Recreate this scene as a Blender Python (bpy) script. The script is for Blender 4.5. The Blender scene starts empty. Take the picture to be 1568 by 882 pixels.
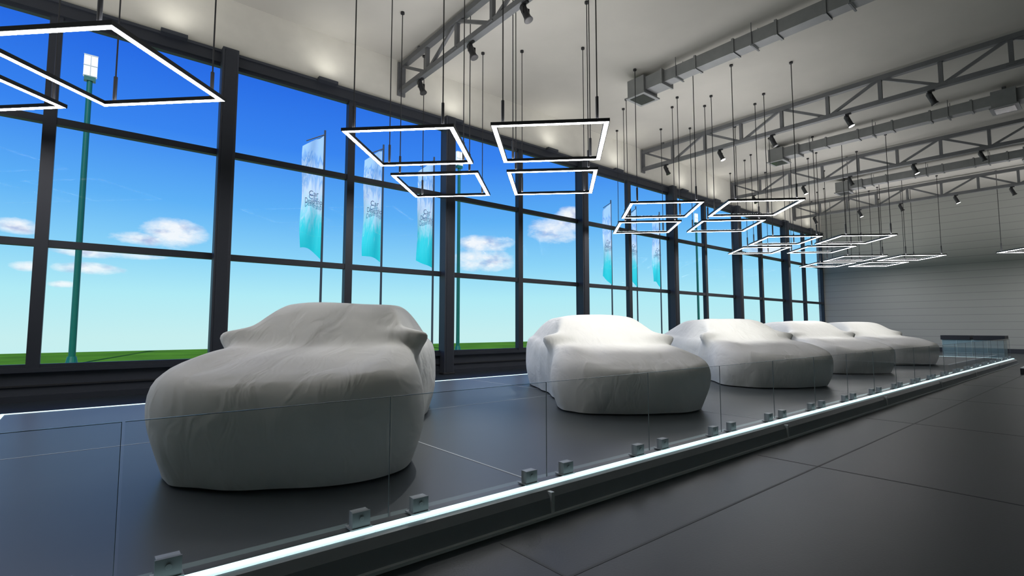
import bpy, bmesh, math, random
from mathutils import Vector, Matrix, noise
random.seed(4)
S=bpy.context.scene
try:
    S.view_settings.view_transform='Standard'
    S.view_settings.look='None'
except Exception: pass
COL=bpy.context.collection

def lin(c):
    def f(x):
        x/=255.0
        return x/12.92 if x<=.04045 else ((x+.055)/1.055)**2.4
    return (f(c[0]),f(c[1]),f(c[2]),1)

# ---------------------------------------------------------------- camera
AZ=math.radians(50.3); PITCH=math.atan(60/785); FPX=785.0
CAMZ=1.4
cam=bpy.data.cameras.new('camera'); camo=bpy.data.objects.new('camera',cam); COL.objects.link(camo)
cam.sensor_width=36; cam.lens=36*FPX/1568; cam.clip_start=.05; cam.clip_end=600
fw=Vector((math.cos(AZ)*math.cos(PITCH),math.sin(AZ)*math.cos(PITCH),math.sin(PITCH)))
camo.location=(0,0,CAMZ); camo.rotation_euler=fw.to_track_quat('-Z','Y').to_euler()
S.camera=camo

# ---------------------------------------------------------------- materials
def mat(name,col,rough=.6,metal=0,spec=.5,noise_amt=0,noise_scale=3,bump=0,bump_scale=20,emit=None,estr=0):
    m=bpy.data.materials.new(name); m.use_nodes=True
    nt=m.node_tree; b=nt.nodes['Principled BSDF']
    b.inputs['Base Color'].default_value=col; b.inputs['Roughness'].default_value=rough
    b.inputs['Metallic'].default_value=metal
    b.inputs['Specular IOR Level'].default_value=spec
    tc=nt.nodes.new('ShaderNodeTexCoord')
    if noise_amt>0:
        n=nt.nodes.new('ShaderNodeTexNoise'); n.inputs['Scale'].default_value=noise_scale; n.inputs['Detail'].default_value=6
        nt.links.new(tc.outputs['Object'],n.inputs['Vector'])
        r=nt.nodes.new('ShaderNodeMapRange'); r.inputs['From Min'].default_value=.3; r.inputs['From Max'].default_value=.7
        r.inputs['To Min'].default_value=1-noise_amt; r.inputs['To Max'].default_value=1+noise_amt
        nt.links.new(n.outputs['Fac'],r.inputs['Value'])
        v=nt.nodes.new('ShaderNodeVectorMath'); v.operation='SCALE'; v.inputs[0].default_value=col[:3]
        nt.links.new(r.outputs[0],v.inputs['Scale']); nt.links.new(v.outputs[0],b.inputs['Base Color'])
    if bump>0:
        n2=nt.nodes.new('ShaderNodeTexNoise'); n2.inputs['Scale'].default_value=bump_scale; n2.inputs['Detail'].default_value=5
        nt.links.new(tc.outputs['Object'],n2.inputs['Vector'])
        bp=nt.nodes.new('ShaderNodeBump'); bp.inputs['Strength'].default_value=bump; bp.inputs['Distance'].default_value=.02
        nt.links.new(n2.outputs['Fac'],bp.inputs['Height']); nt.links.new(bp.outputs[0],b.inputs['Normal'])
    if emit:
        b.inputs['Emission Color'].default_value=emit; b.inputs['Emission Strength'].default_value=estr
    return m

def glass(name,fac,tint=(1,1,1,1),rough=.02,base=0.0):
    m=bpy.data.materials.new(name); m.use_nodes=True; nt=m.node_tree
    nt.nodes.clear()
    o=nt.nodes.new('ShaderNodeOutputMaterial'); mx=nt.nodes.new('ShaderNodeMixShader')
    t=nt.nodes.new('ShaderNodeBsdfTransparent'); g=nt.nodes.new('ShaderNodeBsdfGlossy')
    t.inputs[0].default_value=tint; g.inputs['Roughness'].default_value=rough
    lw=nt.nodes.new('ShaderNodeLayerWeight'); lw.inputs[0].default_value=.25
    mu=nt.nodes.new('ShaderNodeMath'); mu.operation='MULTIPLY_ADD'; mu.inputs[1].default_value=fac; mu.inputs[2].default_value=base
    nt.links.new(lw.outputs['Fresnel'],mu.inputs[0]); nt.links.new(mu.outputs[0],mx.inputs[0])
    nt.links.new(t.outputs[0],mx.inputs[1]); nt.links.new(g.outputs[0],mx.inputs[2]); nt.links.new(mx.outputs[0],o.inputs[0])
    return m

M_ceil=mat('ceiling_paint',lin((176,174,166)),.9,noise_amt=.05,noise_scale=.6)
M_band=mat('wall_paint',lin((208,206,196)),.9,noise_amt=.03)
M_floor=mat('floor_tile',lin((36,43,48)),.38,spec=.2,noise_amt=.12,noise_scale=.8,bump=.04,bump_scale=60)
M_seam=mat('floor_seam',lin((29,35,39)),.6)
M_plat=mat('platform_top',lin((84,89,92)),.36,spec=.22,noise_amt=.04,noise_scale=.9)
M_pseam=mat('platform_seam',lin((170,175,178)),.5)
M_lip=mat('platform_lip',lin((150,155,162)),.45)
M_lipl=mat('platform_line',lin((220,225,228)),.4)
M_strip=mat('led_strip',lin((200,240,242)),.4,emit=lin((212,243,245)),estr=1.4)
M_frame=mat('window_frame_metal',lin((46,50,58)),.45,metal=.2,noise_amt=.05)
M_frame2=mat('column_metal',lin((54,58,66)),.5,metal=.1,noise_amt=.05)
M_sill=mat('sill_concrete',lin((200,200,195)),.8,noise_amt=.06)
M_truss=mat('truss_steel',lin((104,106,108)),.5,metal=.2,noise_amt=.08)
M_duct=mat('duct_metal',lin((134,136,136)),.5,metal=.3,noise_amt=.08)
M_black=mat('black_metal',lin((34,35,38)),.5,noise_amt=.05)
M_lamp=mat('lamp_diffuser',(1,1,1,1),.5,emit=(1,.975,.99,1),estr=29)
M_lampw=mat('spot_lens',(1,1,1,1),.5,emit=(1,.98,.93,1),estr=14)
M_lens=mat('spot_lens_dark',lin((60,60,60)),.2)
M_glass=glass('window_glass',.10,(.98,.99,1,1))
M_glass2=glass('barrier_glass',.9,(.90,.925,.93,1),base=.03)
M_gedge=mat('glass_edge',lin((110,120,122)),.2)
M_clamp=mat('clamp_steel',lin((150,156,160)),.45,metal=.2)
M_clampd=mat('clamp_cover',lin((134,140,144)),.45)
M_green=mat('green_paint',lin((8,96,84)),.4,noise_amt=.05)
M_head=mat('lamp_head_white',lin((235,240,240)),.4,emit=lin((240,245,245)),estr=.5)
M_pole=mat('flag_pole',lin((52,60,70)),.5)
M_text=mat('flag_text',lin((40,70,110)),.6)
M_counter=mat('counter_panel',lin((150,184,194)),.4,noise_amt=.08)
M_cline=mat('counter_line',lin((200,228,232)),.4)
M_dark=mat('dark_upholstery',lin((44,48,56)),.6)
for m in (M_strip,M_head,M_lampw):
    m.cycles.emission_sampling='NONE'

# fabric
M_cov=mat('cover_fabric',lin((220,220,216)),.85,spec=.2,noise_amt=.03,noise_scale=2)
def fabric_bump(m):
    nt=m.node_tree; b=nt.nodes['Principled BSDF']; tc=nt.nodes.new('ShaderNodeTexCoord')
    mp=nt.nodes.new('ShaderNodeMapping'); mp.inputs['Scale'].default_value=(1.0,2.4,1.2)
    nt.links.new(tc.outputs['Object'],mp.inputs[0])
    n=nt.nodes.new('ShaderNodeTexNoise'); n.inputs['Scale'].default_value=1.8; n.inputs['Detail'].default_value=2.3; n.inputs['Distortion'].default_value=1.4
    nt.links.new(mp.outputs[0],n.inputs['Vector'])
    bp=nt.nodes.new('ShaderNodeBump'); bp.inputs['Strength'].default_value=.32; bp.inputs['Distance'].default_value=.07
    nt.links.new(n.outputs['Fac'],bp.inputs['Height']); nt.links.new(bp.outputs[0],b.inputs['Normal'])
fabric_bump(M_cov)
# end wall siding
M_end=mat('wall_siding',lin((160,162,156)),.7)
def siding(m):
    nt=m.node_tree; b=nt.nodes['Principled BSDF']; g=nt.nodes.new('ShaderNodeNewGeometry')
    sx=nt.nodes.new('ShaderNodeSeparateXYZ'); nt.links.new(g.outputs['Position'],sx.inputs[0])
    a=nt.nodes.new('ShaderNodeMath'); a.operation='DIVIDE'; a.inputs[1].default_value=.42; nt.links.new(sx.outputs['Z'],a.inputs[0])
    f=nt.nodes.new('ShaderNodeMath'); f.operation='FRACT'; nt.links.new(a.outputs[0],f.inputs[0])
    l=nt.nodes.new('ShaderNodeMath'); l.operation='LESS_THAN'; l.inputs[1].default_value=.07; nt.links.new(f.outputs[0],l.inputs[0])
    mx=nt.nodes.new('ShaderNodeMix'); mx.data_type='RGBA'; mx.inputs['A'].default_value=lin((160,162,156)); mx.inputs['B'].default_value=lin((138,141,137))
    nt.links.new(l.outputs[0],mx.inputs['Factor']); nt.links.new(mx.outputs['Result'],b.inputs['Base Color'])
siding(M_end)
M_grass=mat('grass',lin((76,128,22)),.95,spec=.05,noise_amt=.35,noise_scale=.35)
# flag gradient
M_flag=bpy.data.materials.new('flag_cloth'); M_flag.use_nodes=True
nt=M_flag.node_tree; b=nt.nodes['Principled BSDF']; b.inputs['Roughness'].default_value=.8
tc=nt.nodes.new('ShaderNodeTexCoord'); sx=nt.nodes.new('ShaderNodeSeparateXYZ'); nt.links.new(tc.outputs['Generated'],sx.inputs[0])
wn=nt.nodes.new('ShaderNodeTexNoise'); wn.inputs['Scale'].default_value=3.0; wn.inputs['Distortion'].default_value=2.5; nt.links.new(tc.outputs['Generated'],wn.inputs['Vector'])
ad=nt.nodes.new('ShaderNodeMath'); ad.operation='MULTIPLY_ADD'; ad.inputs[1].default_value=.35; nt.links.new(wn.outputs['Fac'],ad.inputs[0]); nt.links.new(sx.outputs['Z'],ad.inputs[2])
cr=nt.nodes.new('ShaderNodeValToRGB'); nt.links.new(ad.outputs[0],cr.inputs[0])
E=cr.color_ramp.elements; E[0].position=.15; E[0].color=lin((10,225,232)); E[1].position=1.0; E[1].color=lin((180,218,252))
for p,c in ((.42,(60,232,238)),(.58,(190,240,250)),(.72,(225,242,255)),(.82,(150,200,245)),(.88,(215,236,252)),(.95,(120,180,240))):
    e=cr.color_ramp.elements.new(p); e.color=lin(c)
nt.links.new(cr.outputs[0],b.inputs['Base Color'])
tr=nt.nodes.new('ShaderNodeBsdfTranslucent'); nt.links.new(cr.outputs[0],tr.inputs[0])
ms=nt.nodes.new('ShaderNodeMixShader'); ms.inputs[0].default_value=.2
nt.links.new(b.outputs[0],ms.inputs[1]); nt.links.new(tr.outputs[0],ms.inputs[2]); nt.links.new(ms.outputs[0],nt.nodes['Material Output'].inputs[0])

# ---------------------------------------------------------------- mesh builder
class MB:
    def __init__(s): s.v=[]; s.f=[]; s.m=[]; s.mats=[]
    def mi(s,m):
        if m not in s.mats: s.mats.append(m)
        return s.mats.index(m)
    def box(s,c,d,m,rot=None):
        k=s.mi(m); n=len(s.v); c=Vector(c)
        for z in(-.5,.5):
            for x,y in((-.5,-.5),(.5,-.5),(.5,.5),(-.5,.5)):
                p=Vector((x*d[0],y*d[1],z*d[2]))
                if rot is not None: p=rot@p
                s.v.append(c+p)
        for f in((3,2,1,0),(4,5,6,7),(0,1,5,4),(1,2,6,5),(2,3,7,6),(3,0,4,7)):
            s.f.append([n+i for i in f]); s.m.append(k)
    def bx(s,x0,x1,y0,y1,z0,z1,m): s.box(((x0+x1)/2,(y0+y1)/2,(z0+z1)/2),(x1-x0,y1-y0,z1-z0),m)
    def bar(s,a,b,w,h,m):
        a=Vector(a);b=Vector(b);d=b-a
        q=d.to_track_quat('X','Z').to_matrix()
        s.box((a+b)/2,(d.length,w,h),m,q)
    def cyl(s,a,b,r,m,n=12,r2=None):
        r2=r if r2 is None else r2
        k=s.mi(m); a=Vector(a); b=Vector(b); q=(b-a).to_track_quat('Z','Y').to_matrix(); o=len(s.v)
        for p,rr in((a,r),(b,r2)):
            for i in range(n):
                t=2*math.pi*i/n; s.v.append(p+q@Vector((rr*math.cos(t),rr*math.sin(t),0)))
        for i in range(n):
            j=(i+1)%n; s.f.append([o+i,o+j,o+n+j,o+n+i]); s.m.append(k)
        s.f.append([o+i for i in range(n)][::-1]); s.m.append(k)
        s.f.append([o+n+i for i in range(n)]); s.m.append(k)
    def quad(s,pts,m):
        k=s.mi(m);o=len(s.v); s.v+= [Vector(p) for p in pts]; s.f.append(list(range(o,o+len(pts)))); s.m.append(k)
    def mesh(s,name):
        me=bpy.data.meshes.new(name); me.from_pydata([tuple(p) for p in s.v],[],s.f)
        for m in s.mats: me.materials.append(m)
        for p,k in zip(me.polygons,s.m): p.material_index=k
        me.update(); return me
    def obj(s,name,loc=(0,0,0),rz=0,bevel=0,smooth=False):
        return place(s.mesh(name),name,loc,rz,bevel,smooth)
def place(me,name,loc=(0,0,0),rz=0,bevel=0,smooth=False):
    o=bpy.data.objects.new(name,me); COL.objects.link(o); o.location=loc; o.rotation_euler=(0,0,rz)
    if bevel:
        md=o.modifiers.new('bevel','BEVEL'); md.width=bevel; md.segments=2; md.limit_method='ANGLE'
    return o

# ---------------------------------------------------------------- room
WY=13.37; BAY=3.04; X0=-.73-3*BAY; XE=38.85; YN=-13.0; CZ=9.22
b=MB(); b.bx(X0-.3,XE+.3,YN-.3,WY+.3,-.3,0,M_floor)
for i in range(30):
    y=2.1-i*2.4
    if y>YN: b.bx(X0,XE,y-.01,y+.01,-.01,.0015,M_seam)
x=X0+1.2
while x<XE:
    b.bx(x-.01,x+.01,YN,2.7,-.01,.0015,M_seam); x+=3.6
b.obj('floor')
b=MB(); b.bx(X0-.3,XE+.3,YN-.3,WY+.3,CZ,CZ+.3,M_ceil); b.obj('ceiling')
b=MB(); b.bx(XE,XE+.3,YN,WY+.3,0,CZ,M_end); b.obj('wall_end')
b=MB(); b.bx(XE-.04,XE,YN,WY-.3,0,.22,M_dark); b.obj('baseboard_end')
b=MB(); b.bx(X0-.3,X0,YN,WY+.3,0,CZ,M_band); b.obj('wall_left')
b=MB(); b.bx(X0-.3,XE+.3,YN-.3,YN,0,CZ,M_band); b.obj('wall_back')
HB=7.58; HT=7.84
b=MB(); b.bx(X0-.3,XE,WY-.05,WY+.3,HT,CZ,M_band)
b.bx(X0-.3,XE,WY-.02,WY+.2,0,.55,M_frame2)
b.bx(X0,XE,WY-.06,WY-.02,.28,.31,M_black)
b.obj('wall_window_side')
b=MB(); b.bx(X0,XE,WY-.14,WY+.16,HB,HT,M_frame); b.bx(X0,XE,WY-.18,WY-.05,HT-.03,HT+.03,M_frame2); b.obj('trim_1')
b=MB(); b.bx(X0,XE,WY-.12,WY+.06,.55,.63,M_frame); b.bx(X0,XE,WY+.06,WY+.55,.5,.62,M_sill); b.obj('trim_2')
b=MB(); b.bx(X0,XE,WY-.1,WY-.02,0,.12,M_frame); b.obj('baseboard_window_side')
ncol=int(round((XE-X0)/BAY))
for k in range(ncol):
    xa=X0+k*BAY; xb=min(xa+BAY,XE)
    b=MB()
    b.quad([(xa+.05,WY+.04,.6),(xb-.05,WY+.04,.6),(xb-.05,WY+.04,HB),(xa+.05,WY+.04,HB)],M_glass)
    w=.1
    b.bx(xb-w,xb+w if k<ncol-1 else xb,WY-.08,WY+.1,.6,HB,M_frame)
    for z in(3.02,5.46):
        b.bx(xa,xb,WY-.06,WY+.09,z-.07,z+.07,M_frame)
    b.bx(xa,xb,WY-.05,WY+.08,HB-.06,HB,M_frame); b.bx(xa,xb,WY-.05,WY+.08,.6,.7,M_frame)
    b.obj('window_%d'%(k+1))
for k in range(0,ncol):
    x=X0+k*BAY
    kk=k-3
    if kk%2==1:
        b=MB(); b.bx(x-.17,x+.17,WY-.34,WY-.08,0,HT+.05,M_frame2); b.bx(x-.2,x+.2,WY-.36,WY-.06,0,.06,M_black)
        b.bx(x-.12,x+.12,WY-.36,WY-.33,.06,HT,M_frame)
        b.obj('steel_column',bevel=.01)

# ---------------------------------------------------------------- display platform
PX0=-.85; PX1=27.4; PY0=2.93; PY1=10.0; PH=.2
b=MB()
b.bx(PX0,PX1,PY0,PY1,.02,PH,M_plat)
xs=[-1.37+4.12*i for i in range(1,7)]
for x in xs: b.bx(x-.009,x+.009,PY0+.08,PY1-.08,PH-.01,PH+.002,M_pseam)
b.bx(PX0+.08,PX1-.08,6.615,6.632,PH-.01,PH+.0018,M_pseam)
def strip(x0,x1,y0,y1): b.bx(x0,x1,y0,y1,PH-.02,PH+.006,M_strip)
strip(PX0+.02,PX1-.02,PY0+.0,PY0+.06); strip(PX0+.02,PX1-.02,PY1-.055,PY1)
strip(PX0,PX0+.055,PY0,PY1); strip(PX1-.055,PX1,PY0,PY1)
prof=[(PY0,PH-.01),(PY0-.04,PH-.02),(PY0-.08,.13),(PY0-.09,.03),(PY0-.09,.0)]
for i in range(4):
    (ya,za),(yb,zb)=prof[i],prof[i+1]
    b.quad([(PX0,ya,za),(PX0,yb,zb),(PX1,yb,zb),(PX1,ya,za)],M_lip)
b.bx(PX0,PX1,PY0-.12,PY0-.085,0,.02,M_lipl)
for x in xs: b.bx(x-.015,x+.015,PY0-.098,PY0,.0,PH-.03,M_lipl)
b.bx(PX0-.08,PX0,PY0,PY1,0,PH-.03,M_lip); b.bx(PX1,PX1+.08,PY0,PY1,0,PH-.03,M_lip); b.bx(PX0,PX1,PY1,PY1+.08,0,PH-.03,M_lip)
b.obj('display_platform')
b=MB(); b.bx(21.6,31,-5,2.2,0,.17,M_black); b.bx(21.6,31,2.15,2.2,.17,.19,M_lipl); b.bx(21.6,21.65,-5,2.2,.17,.19,M_lipl); b.obj('display_platform')

# glass barrier
b=MB(); g0=1.52-1.36*2; GY=PY0+.1
x=g0
def clamp(xc):
    b.box((xc,GY,PH+.06),(.1,.05,.09),M_clamp); b.box((xc,GY-.033,PH+.055),(.11,.014,.1),M_clampd); b.box((xc,GY,PH+.011),(.13,.1,.008),M_clamp)
    b.cyl((xc,GY-.046,PH+.065),(xc,GY-.037,PH+.065),.014,M_clamp)
while x<PX1-1.4:
    xa=max(x+.006,PX0+.05); xb=x+1.36-.006
    b.quad([(xa,GY,PH+.02),(xb,GY,PH+.02),(xb,GY,PH+.76),(xa,GY,PH+.76)],M_glass2)
    b.bx(xb-.0025,xb,GY-.004,GY+.004,PH+.02,PH+.76,M_gedge)
    b.bx(xa,xb,GY-.004,GY+.004,PH+.758,PH+.761,M_gedge)
    for xc in(x+.2,x+1.36-.2):
        if xc>PX0+.1: clamp(xc)
    x+=1.36
b.obj('glass_barrier')

# ---------------------------------------------------------------- covered cars
def interp(pts,x):
    if x<=pts[0][0]: return pts[0][1]
    for i in range(len(pts)-1):
        if x<=pts[i+1][0]:
            p0=pts[max(i-1,0)][1];p1=pts[i][1];p2=pts[i+1][1];p3=pts[min(i+2,len(pts)-1)][1]
            t=(x-pts[i][0])/(pts[i+1][0]-pts[i][0])
            return .5*((2*p1)+(-p0+p2)*t+(2*p0-5*p1+4*p2-p3)*t*t+(-p0+3*p1-3*p2+p3)*t**3)
    return pts[-1][1]
def smin(a,b,k): 
    h=max(k-abs(a-b),0)/k; return min(a,b)-h*h*k*.25
def smax(a,b,k): return -smin(-a,-b,k)
def car_mesh(name,L=4.65,W=2.0,roof=1.47,hood=.98,ws=1.25,wslope=.62,seed=0,nose=.68,tail=1.02,RF=.7,pf=2.5,waist=.97,rw=.8):
    bm=bmesh.new()
    prof=[(0,nose),(.3,nose+.10),(.8,hood-.085),(1.4,hood),(2.5,hood+.02),(3.6,tail),(4.25,tail),(L,tail-.1)]
    RR=.6; half=[]
    nf=34
    for i in range(nf+1):
        ph=math.pi/2*i/nf
        half.append((RF*(1-math.cos(ph)**(2/pf)) if ph<math.pi/2-1e-6 else RF, W/2*math.sin(ph)**(2/pf) if ph>0 else 0))
    ns=44
    for i in range(1,ns): half.append((RF+(L-RF-RR)*i/ns,W/2))
    for i in range(nf+1):
        ph=math.pi/2*(1-i/nf)
        half.append((L-RR*(1-math.cos(ph)**(2/2.8)) if ph<math.pi/2-1e-6 else L-RR, W/2*math.sin(ph)**(2/2.8) if ph>1e-9 else 0))
    acc=[0]
    for p,q in zip(half[:-1],half[1:]): acc.append(acc[-1]+math.hypot(q[0]-p[0],q[1]-p[1]))
    def at(s):
        for i in range(len(acc)-1):
            if s<=acc[i+1]:
                t=(s-acc[i])/max(acc[i+1]-acc[i],1e-9)
                return (half[i][0]+(half[i+1][0]-half[i][0])*t,half[i][1]+(half[i+1][1]-half[i][1])*t)
        return half[-1]
    NH=130; up=[at(acc[-1]*i/NH) for i in range(NH+1)]
    base=up+[(x,-y) for x,y in up[-2:0:-1]]
    NA=len(base)
    def outline(i,s):
        x,y=base[i%NA]
        x=L/2+(x-L/2)*(1-(1-s)*.55) if s>.9 else L/2+(x-L/2)*(.945*s/.9)
        y=y*s
        f=max(0,1-x/1.0); r=max(0,(x-(L-1.0))/1.0)
        y*=1-.05*f*f-.07*r*r
        q=min(1,max(0,(x-.8)/.9)); y*=1-(1-waist)*q*q*(3-2*q)
        return x,y
    hw=W/2*waist
    def H(x,y):
        ay=min(1,abs(y)/(W/2))
        hb=interp(prof,x)-.10*ay**4+.03*math.exp(-((ay-.74)/.13)**2)*math.exp(-((x-.85)/.55)**2)
        hb-=.02*math.exp(-((ay-.45)/.14)**2)*math.exp(-((x-.95)/.5)**2)
        r=roof-.03*(x-2.6)**2-.07*(y/rw)**4
        g=smin(smin(hood-.04+(x-ws)*wslope-.12*y*y,tail-.03+(L-.4-x)*.42-.08*y*y,.13),
               smin(r,hood+.0+(hw-.09-abs(y))*2.1,.16),.12)
        return smax(hb,g,.05)
    rings=[]
    lv=[(.928,.0),(.938,.05),(.952,.12),(.97,.22),(.985,.33),(.996,.45),(1.0,.57),(1.0,.68),(.994,.78),(.982,.86),(.962,.925),(.934,.97)]
    def wob(p,a): 
        return a*noise.noise(Vector((p[0]*1.6+seed*7.3,p[1]*1.6,p[2]*1.9)))
    for sc,fz in lv:
        row=[]
        for i in range(NA):
            x,y=outline(i,sc); xe,ye=outline(i,.9)
            zs=H(xe,ye); z=.012+fz*(zs-.012)
            pin=math.exp(-((x-2.35)/.75)**2)*max(0,1-z/.75)
            y*=1-.07*pin
            for wx in(.95,3.75): y*=1+.035*math.exp(-((x-wx)/.42)**2)*max(0,1-abs(z-.35)/.45)
            k=1-min(1,z/.5)
            hem=noise.noise(Vector((x*1.9+seed,y*1.9,seed*3.1)))
            y*=1+.025*k*hem; 
            if x<.8: x+=.05*k+.04*k*hem
            fold=.014*k*math.sin((x*6.5+y*8.5)+3*noise.noise(Vector((x*2,y*2,seed))))
            nx,ny=x-L/2,y; ln=math.hypot(nx*.4,ny)+1e-6
            x+=fold*nx*.4/ln; y+=fold*ny/ln
            row.append(bm.verts.new((x+wob((x,y,z),.03),y+wob((y,x,z+9),.03),z+(0 if fz<.01 else wob((x+5,y,z),.015)))))
        rings.append(row)
    NR=64
    for j in range(NR):
        s=.9*(1-j/NR)
        row=[]
        for i in range(NA):
            x,y=outline(i,s); z=H(x,y)
            row.append(bm.verts.new((x,y,z+wob((x,y,z),.02))))
        rings.append(row)
    for a,c in zip(rings[:-1],rings[1:]):
        for i in range(NA):
            bm.faces.new((a[i],c[i],c[(i+1)%NA],a[(i+1)%NA]))
    bm.faces.new(rings[-1])
    mx=ws+.42
    for v in bm.verts:
        x,y,z=v.co
        sg=1 if y>0 else -1
        zc=hood+.04
        g=math.exp(-((x-mx)/.12)**4-((z-zc)/.10)**2)*min(1,max(0,(abs(y)-.5)/.25))
        v.co.y+=sg*.19*g; v.co.z+=.06*g; v.co.x+=-.02*g
        g2=math.exp(-((x-mx+.02)/.28)**2-((z-zc+.02)/.16)**2)*min(1,max(0,(abs(y)-.45)/.3))
        v.co.y+=sg*.03*g2
        d=math.hypot(x-mx,(z-zc)*1.3); an=math.atan2(z-zc,x-mx)
        if abs(y)>.5: v.co.y+=sg*.018*math.sin(an*7+seed)*math.exp(-d/.5)*(1-math.exp(-d/.1))
    bmesh.ops.recalc_face_normals(bm,faces=bm.faces)
    me=bpy.data.meshes.new(name); bm.to_mesh(me); bm.free()
    for p in me.polygons: p.use_smooth=True
    me.materials.append(M_cov); return me
def np_(n,t): return (.5*n+.866*t,.866*n-.5*t)
cars=[(*np_(3.95,-1.18),54.3,dict(L=4.75,W=2.15,roof=1.48,hood=1.02,ws=1.3,seed=1,nose=.74,RF=.75,waist=.88)),
      (*np_(6.53,3.0),58,dict(L=4.8,W=2.3,roof=1.42,hood=.93,ws=1.3,wslope=.58,seed=2,nose=.6,RF=.75,waist=.88,rw=.75)),
      (*np_(8.92,7.16),58,dict(L=4.8,W=2.3,roof=1.40,hood=.93,ws=1.3,wslope=.58,seed=3,nose=.6,RF=.75,waist=.88,rw=.75)),
      (*np_(11.35,11.25),60,dict(L=4.7,W=2.2,roof=1.38,hood=.91,ws=1.35,seed=4,nose=.6,waist=.91,rw=.75)),
      (*np_(13.75,15.4),60,dict(L=4.7,W=2.2,roof=1.38,hood=.91,ws=1.35,seed=5,nose=.6,waist=.91,rw=.75))]
for (x,y,rz,kw) in cars:
    o=place(car_mesh('covered_car',**kw),'covered_car',(x,y,PH+.004),math.radians(rz))
    md=o.modifiers.new('smooth','SMOOTH'); md.factor=.5; md.iterations=2

# ---------------------------------------------------------------- trusses
TX=[6.8,18.5,26.4,34.4]; TB=8.3; TT=9.05
def truss_mesh():
    b=MB(); ya=YN+.05; yb=WY-.12
    b.bx(-.08,.08,ya,yb,TB-.07,TB+.07,M_truss); b.bx(-.08,.08,ya,yb,TT-.07,TT+.07,M_truss)
    n=18; st=(yb-ya)/n
    for i in range(n+1):
        y=ya+i*st; b.bx(-.05,.05,max(ya,y-.05),min(yb,y+.05),TB,TT,M_truss)
        if i<n:
            if i%2==0: b.bar((0,y,TT),(0,y+st,TB),.07,.08,M_truss)
            else: b.bar((0,y,TB),(0,y+st,TT),.07,.08,M_truss)
        b.box((0,y,TB),(.2,.22,.03),M_truss)
    for y in(ya+1.5,0,yb-1.0): b.bx(-.04,.04,y-.04,y+.04,TT,CZ,M_truss)
    b.bx(-.12,.12,yb,yb+.06,TB-.15,TT+.1,M_truss)
    return b.mesh('roof_truss')
tm=truss_mesh()
for x in TX: place(tm,'roof_truss',(x,0,0))
def spot_mesh(lit):
    b=MB(); b.bx(-.03,.03,-.08,.08,-.04,0,M_black); b.cyl((0,0,-.04),(0,0,-.16),.018,M_black)
    b.box((-.09,0,-.2),(.012,.05,.14),M_black); b.box((.09,0,-.2),(.012,.05,.14),M_black); b.box((0,0,-.14),(.19,.05,.012),M_black)
    d=Vector((.15,-.35,-.92)).normalized(); c=Vector((0,0,-.24))
    b.cyl(c-d*.16,c+d*.14,.075,M_black,18); b.cyl(c+d*.14,c+d*.2,.08,M_black,18,.1); b.cyl(c+d*.2,c+d*.205,.085,M_lampw if lit else M_lens,18)
    b.cyl(c-d*.2,c-d*.16,.05,M_black,18)
    return b.mesh('track_spotlight')
sm=[spot_mesh(False),spot_mesh(True)]
tgt={(0,1.1):((6.9,5.9,1.2),2600,20),(0,3.3):((11.7,5.9,1.2),2800,17),(1,5.4):((16.4,5.9,1.2),1500,20),(1,3.3):((21.2,6.0,1.2),1700,20),
     (0,9.7):((3.3,5.9,1.2),1700,26),(1,9.7):((8.0,6.8,1.2),2600,18)}
for ti,x in enumerate(TX):
    for y in(12.1,9.7,7.75,5.4,3.3,1.1,-1.1,-3.3,-5.5):
        lit=(y in(9.7,5.4,1.1)) and ti>0
        o=place(sm[1 if lit else 0],'track_spotlight',(x,y,TB-.07))
        if (ti,y) in tgt:
            T,en,sz=tgt[(ti,y)]
            l=bpy.data.lights.new('spot','SPOT'); l.energy=en; l.spot_size=math.radians(sz); l.spot_blend=1; l.shadow_soft_size=.08; l.color=(1,.99,.96)
            lo=bpy.data.objects.new('spot_beam',l); COL.objects.link(lo)
            lo.parent=o; p=Vector((.03,-.12,-.5)); lo.location=p
            d=Vector(T)-(Vector((x,y,TB-.07))+p)
            lo.rotation_euler=d.to_track_quat('-Z','Y').to_euler()
def wash_mesh():
    b=MB(); b.bx(-.25,.25,-.07,.07,-.03,.05,M_frame2); b.bx(-.22,.22,-.05,.05,.05,.055,M_lens); return b.mesh('wall_uplight')
wm=wash_mesh()
for x in(-4,1.2,4.6,8.6,12.8,16.6,21.5,24.5,29,32.5,36.5):
    o=place(wm,'wall_uplight',(x,WY-.25,HT))
    l=bpy.data.lights.new('wash','SPOT'); l.energy=26; l.spot_size=math.radians(170); l.spot_blend=1; l.shadow_soft_size=.25; l.color=(1,.98,.93)
    lo=bpy.data.objects.new('wash_beam',l); COL.objects.link(lo); lo.parent=o; lo.location=(0,-.2,.12); lo.rotation_euler=(math.pi,0,0)

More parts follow.
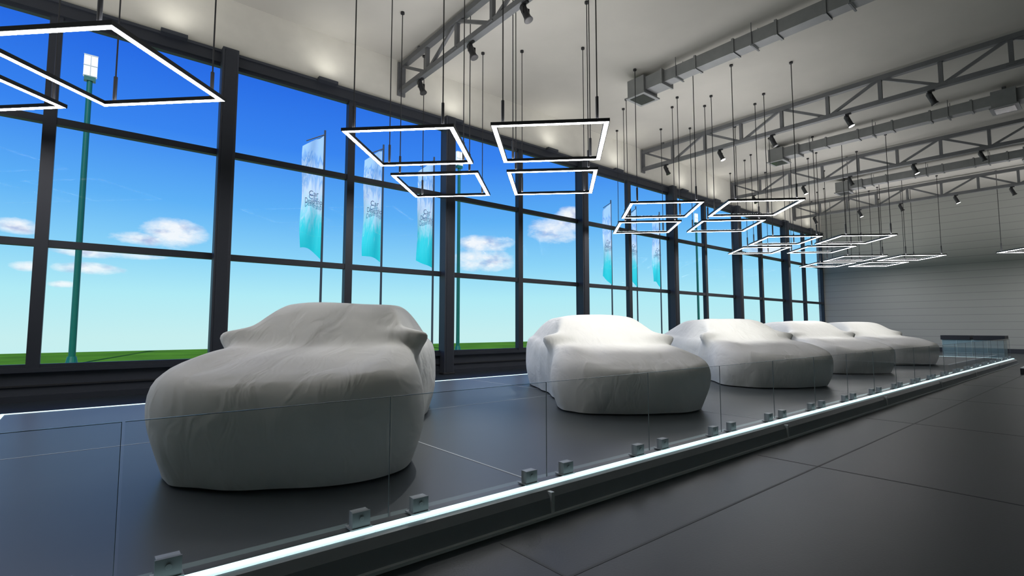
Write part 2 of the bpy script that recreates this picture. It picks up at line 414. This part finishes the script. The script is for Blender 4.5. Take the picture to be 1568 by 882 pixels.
# ---------------------------------------------------------------- ducts
def duct_mesh():
    b=MB(); z=8.82; w=.17; ya=YN+.1; yb=9.0
    b.bx(-w,w,ya,yb,z-w,z+w,M_duct)
    y=yb-.5
    while y>ya: b.bx(-w-.03,w+.03,y-.03,y+.03,z-w-.03,z+w+.03,M_duct); y-=1.1
    y=yb-1
    while y>ya:
        for sx in(-1,1): b.cyl((sx*(w+.02),y,z-w),(sx*(w+.02),y,CZ),.01,M_truss,6)
        b.bx(-w-.05,w+.05,y-.02,y+.02,z-w-.05,z-w-.03,M_truss); y-=2.2
    for yc in(9.3,2.2,-5):
        b.bx(-.35,.35,yc-.3,yc+.3,z-.32,z+.22,M_duct); b.bx(-.4,.4,yc-.35,yc+.35,z-.36,z-.32,M_duct)
        b.bx(-.3,.3,yc-.25,yc+.25,z-.37,z-.355,M_lens)
        b.bx(-.26,.26,yc-.85,yc-.3,z-.22,z+.18,M_duct); b.bx(-.3,.3,yc-.9,yc-.85,z-.26,z+.2,M_duct)
        b.box((.38,yc,z),(.08,.3,.24),M_duct)
        b.bx(-.05,.05,yc-.05,yc+.05,z+.2,CZ,M_truss)
    return b.mesh('ventilation_duct')
dm=duct_mesh()
for x in(13.0,22.7,30.6): place(dm,'ventilation_duct',(x,0,0))

# ---------------------------------------------------------------- pendant lamps
LZ=CAMZ+3.7; s2=1.075
def lamp_mesh():
    b=MB(); w=.1
    for sy in(-1,1): b.box((0,sy*(s2-w/2),0),(2*s2,w,.06),M_black)
    for sx in(-1,1): b.box((sx*(s2-w/2),0,0),(w,2*s2-2*w,.06),M_black)
    o=s2-.014; i=s2-w+.006
    for z,fl in((-.0315,0),(.0315,1)):
        Q=[[(-o,-o,z),(o,-o,z),(i,-i,z),(-i,-i,z)],[(o,-o,z),(o,o,z),(i,i,z),(i,-i,z)],[(o,o,z),(-o,o,z),(-i,i,z),(i,i,z)],[(-o,o,z),(-o,-o,z),(-i,-i,z),(-i,i,z)]]
        for q in Q: b.quad(q if fl else q[::-1],M_lamp)
    for sx in(-1,1):
        for sy in(-1,1):
            p=Vector((sx*(s2-.05),sy*(s2-.22),0))
            b.cyl(p+Vector((0,0,.04)),p+Vector((0,0,.45)),.028,M_black,8)
            b.cyl(p+Vector((0,0,.45)),p+Vector((0,0,CZ-LZ)),.012,M_black,6)
            b.cyl(p+Vector((0,0,CZ-LZ-.05)),p+Vector((0,0,CZ-LZ)),.05,M_black,10)
    return b.mesh('pendant_lamp')
lm=lamp_mesh()
cl=[(-1.93,9.22),(7.03,9.25),(15.8,9.3),(24.75,9.25),(33.6,9.3),(34.6,.55)]
for cx,cy in cl:
    for dx,dy in((-2,0),(2,0),(0,2),(0,-2)):
        place(lm,'pendant_lamp',(cx+dx,cy+dy,LZ),math.radians(45))

# ---------------------------------------------------------------- counter
b=MB(); 
b.bx(29.6,30.5,3.45,5.45,0,.85,M_counter)
for i in range(5):
    y=3.45+i*.5; b.bx(29.585,29.6,y-.01,y+.01,0,.85,M_cline)
for z in(.28,.56): b.bx(29.585,29.6,3.45,5.45,z-.01,z+.01,M_cline)
b.bx(29.55,30.55,3.4,4.4,.85,1.04,M_dark); b.bx(29.55,30.55,4.5,5.5,.85,1.04,M_dark)
b.bx(29.65,30.5,3.4,5.45,0,.05,M_black)
b.obj('reception_counter',bevel=.01)

# ---------------------------------------------------------------- outdoors
b=MB(); b.quad([(-60,WY+.5,0),(220,WY+.5,0),(220,38,0),(-60,38,0)],M_grass); b.obj('grass_lawn')
sun=bpy.data.lights.new('sun','SUN'); sun.energy=3.6; sun.angle=.02; sun.color=(1,.98,.93)
so=bpy.data.objects.new('sun',sun); COL.objects.link(so); so.rotation_euler=Vector((.2,.68,-.7)).to_track_quat('-Z','Y').to_euler()
def post():
    b=MB(); b.cyl((0,0,0),(0,0,.3),.2,M_green,16,.14); b.cyl((0,0,.3),(0,0,11.0),.11,M_green,16,.09)
    b.box((0,0,.02),(.55,.55,.04),M_green)
    b.box((0,0,11.1),(.36,.22,.2),M_green); b.box((0,-.02,11.6),(.42,.14,.85),M_head)
    b.box((0,-.1,11.6),(.03,.02,.85),M_sill)
    for z in(11.18,11.6,12.02): b.box((0,-.1,z),(.44,.02,.03),M_sill)
    return b.mesh('street_lamp')
pm=post()
for x in(-.33,17.0,43.6): place(pm,'street_lamp',(x,25.5,0))
def flag_mesh():
    b=MB(); b.cyl((0,0,0),(0,0,10.75),.06,M_pole,10,.045); b.cyl((0,0,0),(0,0,.12),.2,M_pole,12)
    b.cyl((0,0,10.55),(-.85,0,10.05),.025,M_pole,8)
    return b
def flag_cloth(seed):
    bm=bmesh.new(); nx,nz=14,60; Wf=.95; g=[]
    for j in range(nz+1):
        row=[]
        for i in range(nx+1):
            u=i/nx; v=j/nz
            top=10.5-.75*u; bot=5.0+.12*math.sin(u*3+seed)-.45*(1-u)**1.5
            z=bot+(top-bot)*v
            w=Wf*(1+.06*math.sin(v*9+seed)*u)
            y=.09*math.sin(v*8+u*4+seed)*u+.05*math.sin(u*7+seed)
            row.append(bm.verts.new((-.05-u*w,y,z)))
        g.append(row)
    for j in range(nz):
        for i in range(nx): bm.faces.new((g[j][i],g[j][i+1],g[j+1][i+1],g[j+1][i]))
    me=bpy.data.meshes.new('flag_cloth'); bm.to_mesh(me); bm.free(); me.materials.append(M_flag)
    for p in me.polygons: p.use_smooth=True
    return me
for i,x in enumerate((8.35,11.35,14.35,29.4,32.4,35.5)):
    o=flag_mesh().obj('banner_flag',(x,24,0))
    c=place(flag_cloth(i*1.3),'cloth'); c.parent=o
    for j,t in enumerate(('Car','Dealership')):
        cu=bpy.data.curves.new('lettering','FONT'); cu.body=t; cu.size=.36; cu.align_x='CENTER'; cu.materials.append(M_text)
        to=bpy.data.objects.new('lettering',cu); COL.objects.link(to); to.parent=o
        to.location=(-.5,-.16,7.45-j*.36); to.rotation_euler=(math.pi/2,0,0); to.scale=(.5 if j else .8,1,1)

# ---------------------------------------------------------------- world
w=bpy.data.worlds.new('world'); S.world=w; w.use_nodes=True; nt=w.node_tree; nt.nodes.clear()
N=nt.nodes.new; Lk=nt.links.new
out=N('ShaderNodeOutputWorld'); bg=N('ShaderNodeBackground'); Lk(bg.outputs[0],out.inputs[0]); bg.inputs[1].default_value=1.0
tc=N('ShaderNodeTexCoord'); sx=N('ShaderNodeSeparateXYZ'); Lk(tc.outputs['Generated'],sx.inputs[0])
def mth(op,a,b_=None,c=None,clamp=False):
    n=N('ShaderNodeMath'); n.operation=op; n.use_clamp=clamp
    for i,v in enumerate((a,b_,c)):
        if v is None: continue
        if isinstance(v,(int,float)): n.inputs[i].default_value=v
        else: Lk(v,n.inputs[i])
    return n.outputs[0]
el=mth('ARCSINE',sx.outputs['Z']); az=mth('ARCTAN2',sx.outputs['Y'],sx.outputs['X'])
f=mth('DIVIDE',el,math.radians(45))
f=mth('ADD',f,.1,clamp=True)
cr=N('ShaderNodeValToRGB'); Lk(f,cr.inputs[0]); e=cr.color_ramp.elements
e[0].position=.08; e[0].color=lin((200,240,240)); e[1].position=1; e[1].color=lin((14,62,180))
for p,c in ((.17,(178,236,246)),(.25,(142,214,248)),(.36,(96,178,246)),(.5,(58,134,240)),(.68,(32,98,224)),(.84,(20,76,205))):
    q=e.new(p); q.color=lin(c)
def pix(u,v):
    F=FPX*math.cos(PITCH)-(441-v)*math.sin(PITCH); U=FPX*math.sin(PITCH)+(441-v)*math.cos(PITCH); R=u-784
    X=math.cos(AZ)*F+math.sin(AZ)*R; Y=math.sin(AZ)*F-math.cos(AZ)*R
    return math.atan2(Y,X),math.atan2(U,math.hypot(F,R))
mask=None
for (u,v,ru,rv) in ((268,358,58,28),(215,366,60,13),(110,378,75,9),(160,388,105,10),(140,412,66,12),(25,345,50,15),(745,374,50,18),(742,398,60,21),(848,352,52,26),(872,330,32,17),(95,435,30,7),(38,407,34,10),(1180,380,60,12),(-120,370,80,20)):
    a,ev=pix(u,v); a1,_=pix(u+ru,v); _,e1=pix(u,v-rv)
    dx=mth('DIVIDE',mth('SUBTRACT',az,a),abs(a1-a)); dy=mth('DIVIDE',mth('SUBTRACT',el,ev),abs(e1-ev))
    r2=mth('ADD',mth('MULTIPLY',dx,dx),mth('MULTIPLY',dy,dy))
    m=mth('SUBTRACT',1,r2,clamp=True)
    mask=m if mask is None else mth('MAXIMUM',mask,m)
mp=N('ShaderNodeMapping'); mp.inputs['Scale'].default_value=(1,1,2.0); Lk(tc.outputs['Generated'],mp.inputs[0])
nz=N('ShaderNodeTexNoise'); nz.inputs['Scale'].default_value=17; nz.inputs['Detail'].default_value=10; nz.inputs['Roughness'].default_value=.66; Lk(mp.outputs[0],nz.inputs['Vector'])
cf=mth('MULTIPLY',mth('SUBTRACT',mth('ADD',mth('MULTIPLY',mask,.5),nz.outputs['Fac']),.62),2.6,clamp=True)
cf=mth('MULTIPLY',cf,mth('MULTIPLY',mask,4,clamp=True))
nz2=N('ShaderNodeTexNoise'); nz2.inputs['Scale'].default_value=30; nz2.inputs['Detail'].default_value=5; Lk(mp.outputs[0],nz2.inputs['Vector'])
cc=N('ShaderNodeValToRGB'); Lk(nz2.outputs['Fac'],cc.inputs[0]); cc.color_ramp.elements[0].position=.32; cc.color_ramp.elements[0].color=lin((186,196,228)); cc.color_ramp.elements[1].position=.5; cc.color_ramp.elements[1].color=lin((252,253,254))
mx=N('ShaderNodeMix'); mx.data_type='RGBA'; Lk(mth('MULTIPLY',cf,.9),mx.inputs['Factor']); Lk(cr.outputs[0],mx.inputs['A']); Lk(cc.outputs[0],mx.inputs['B'])
Lk(mx.outputs['Result'],bg.inputs[0])
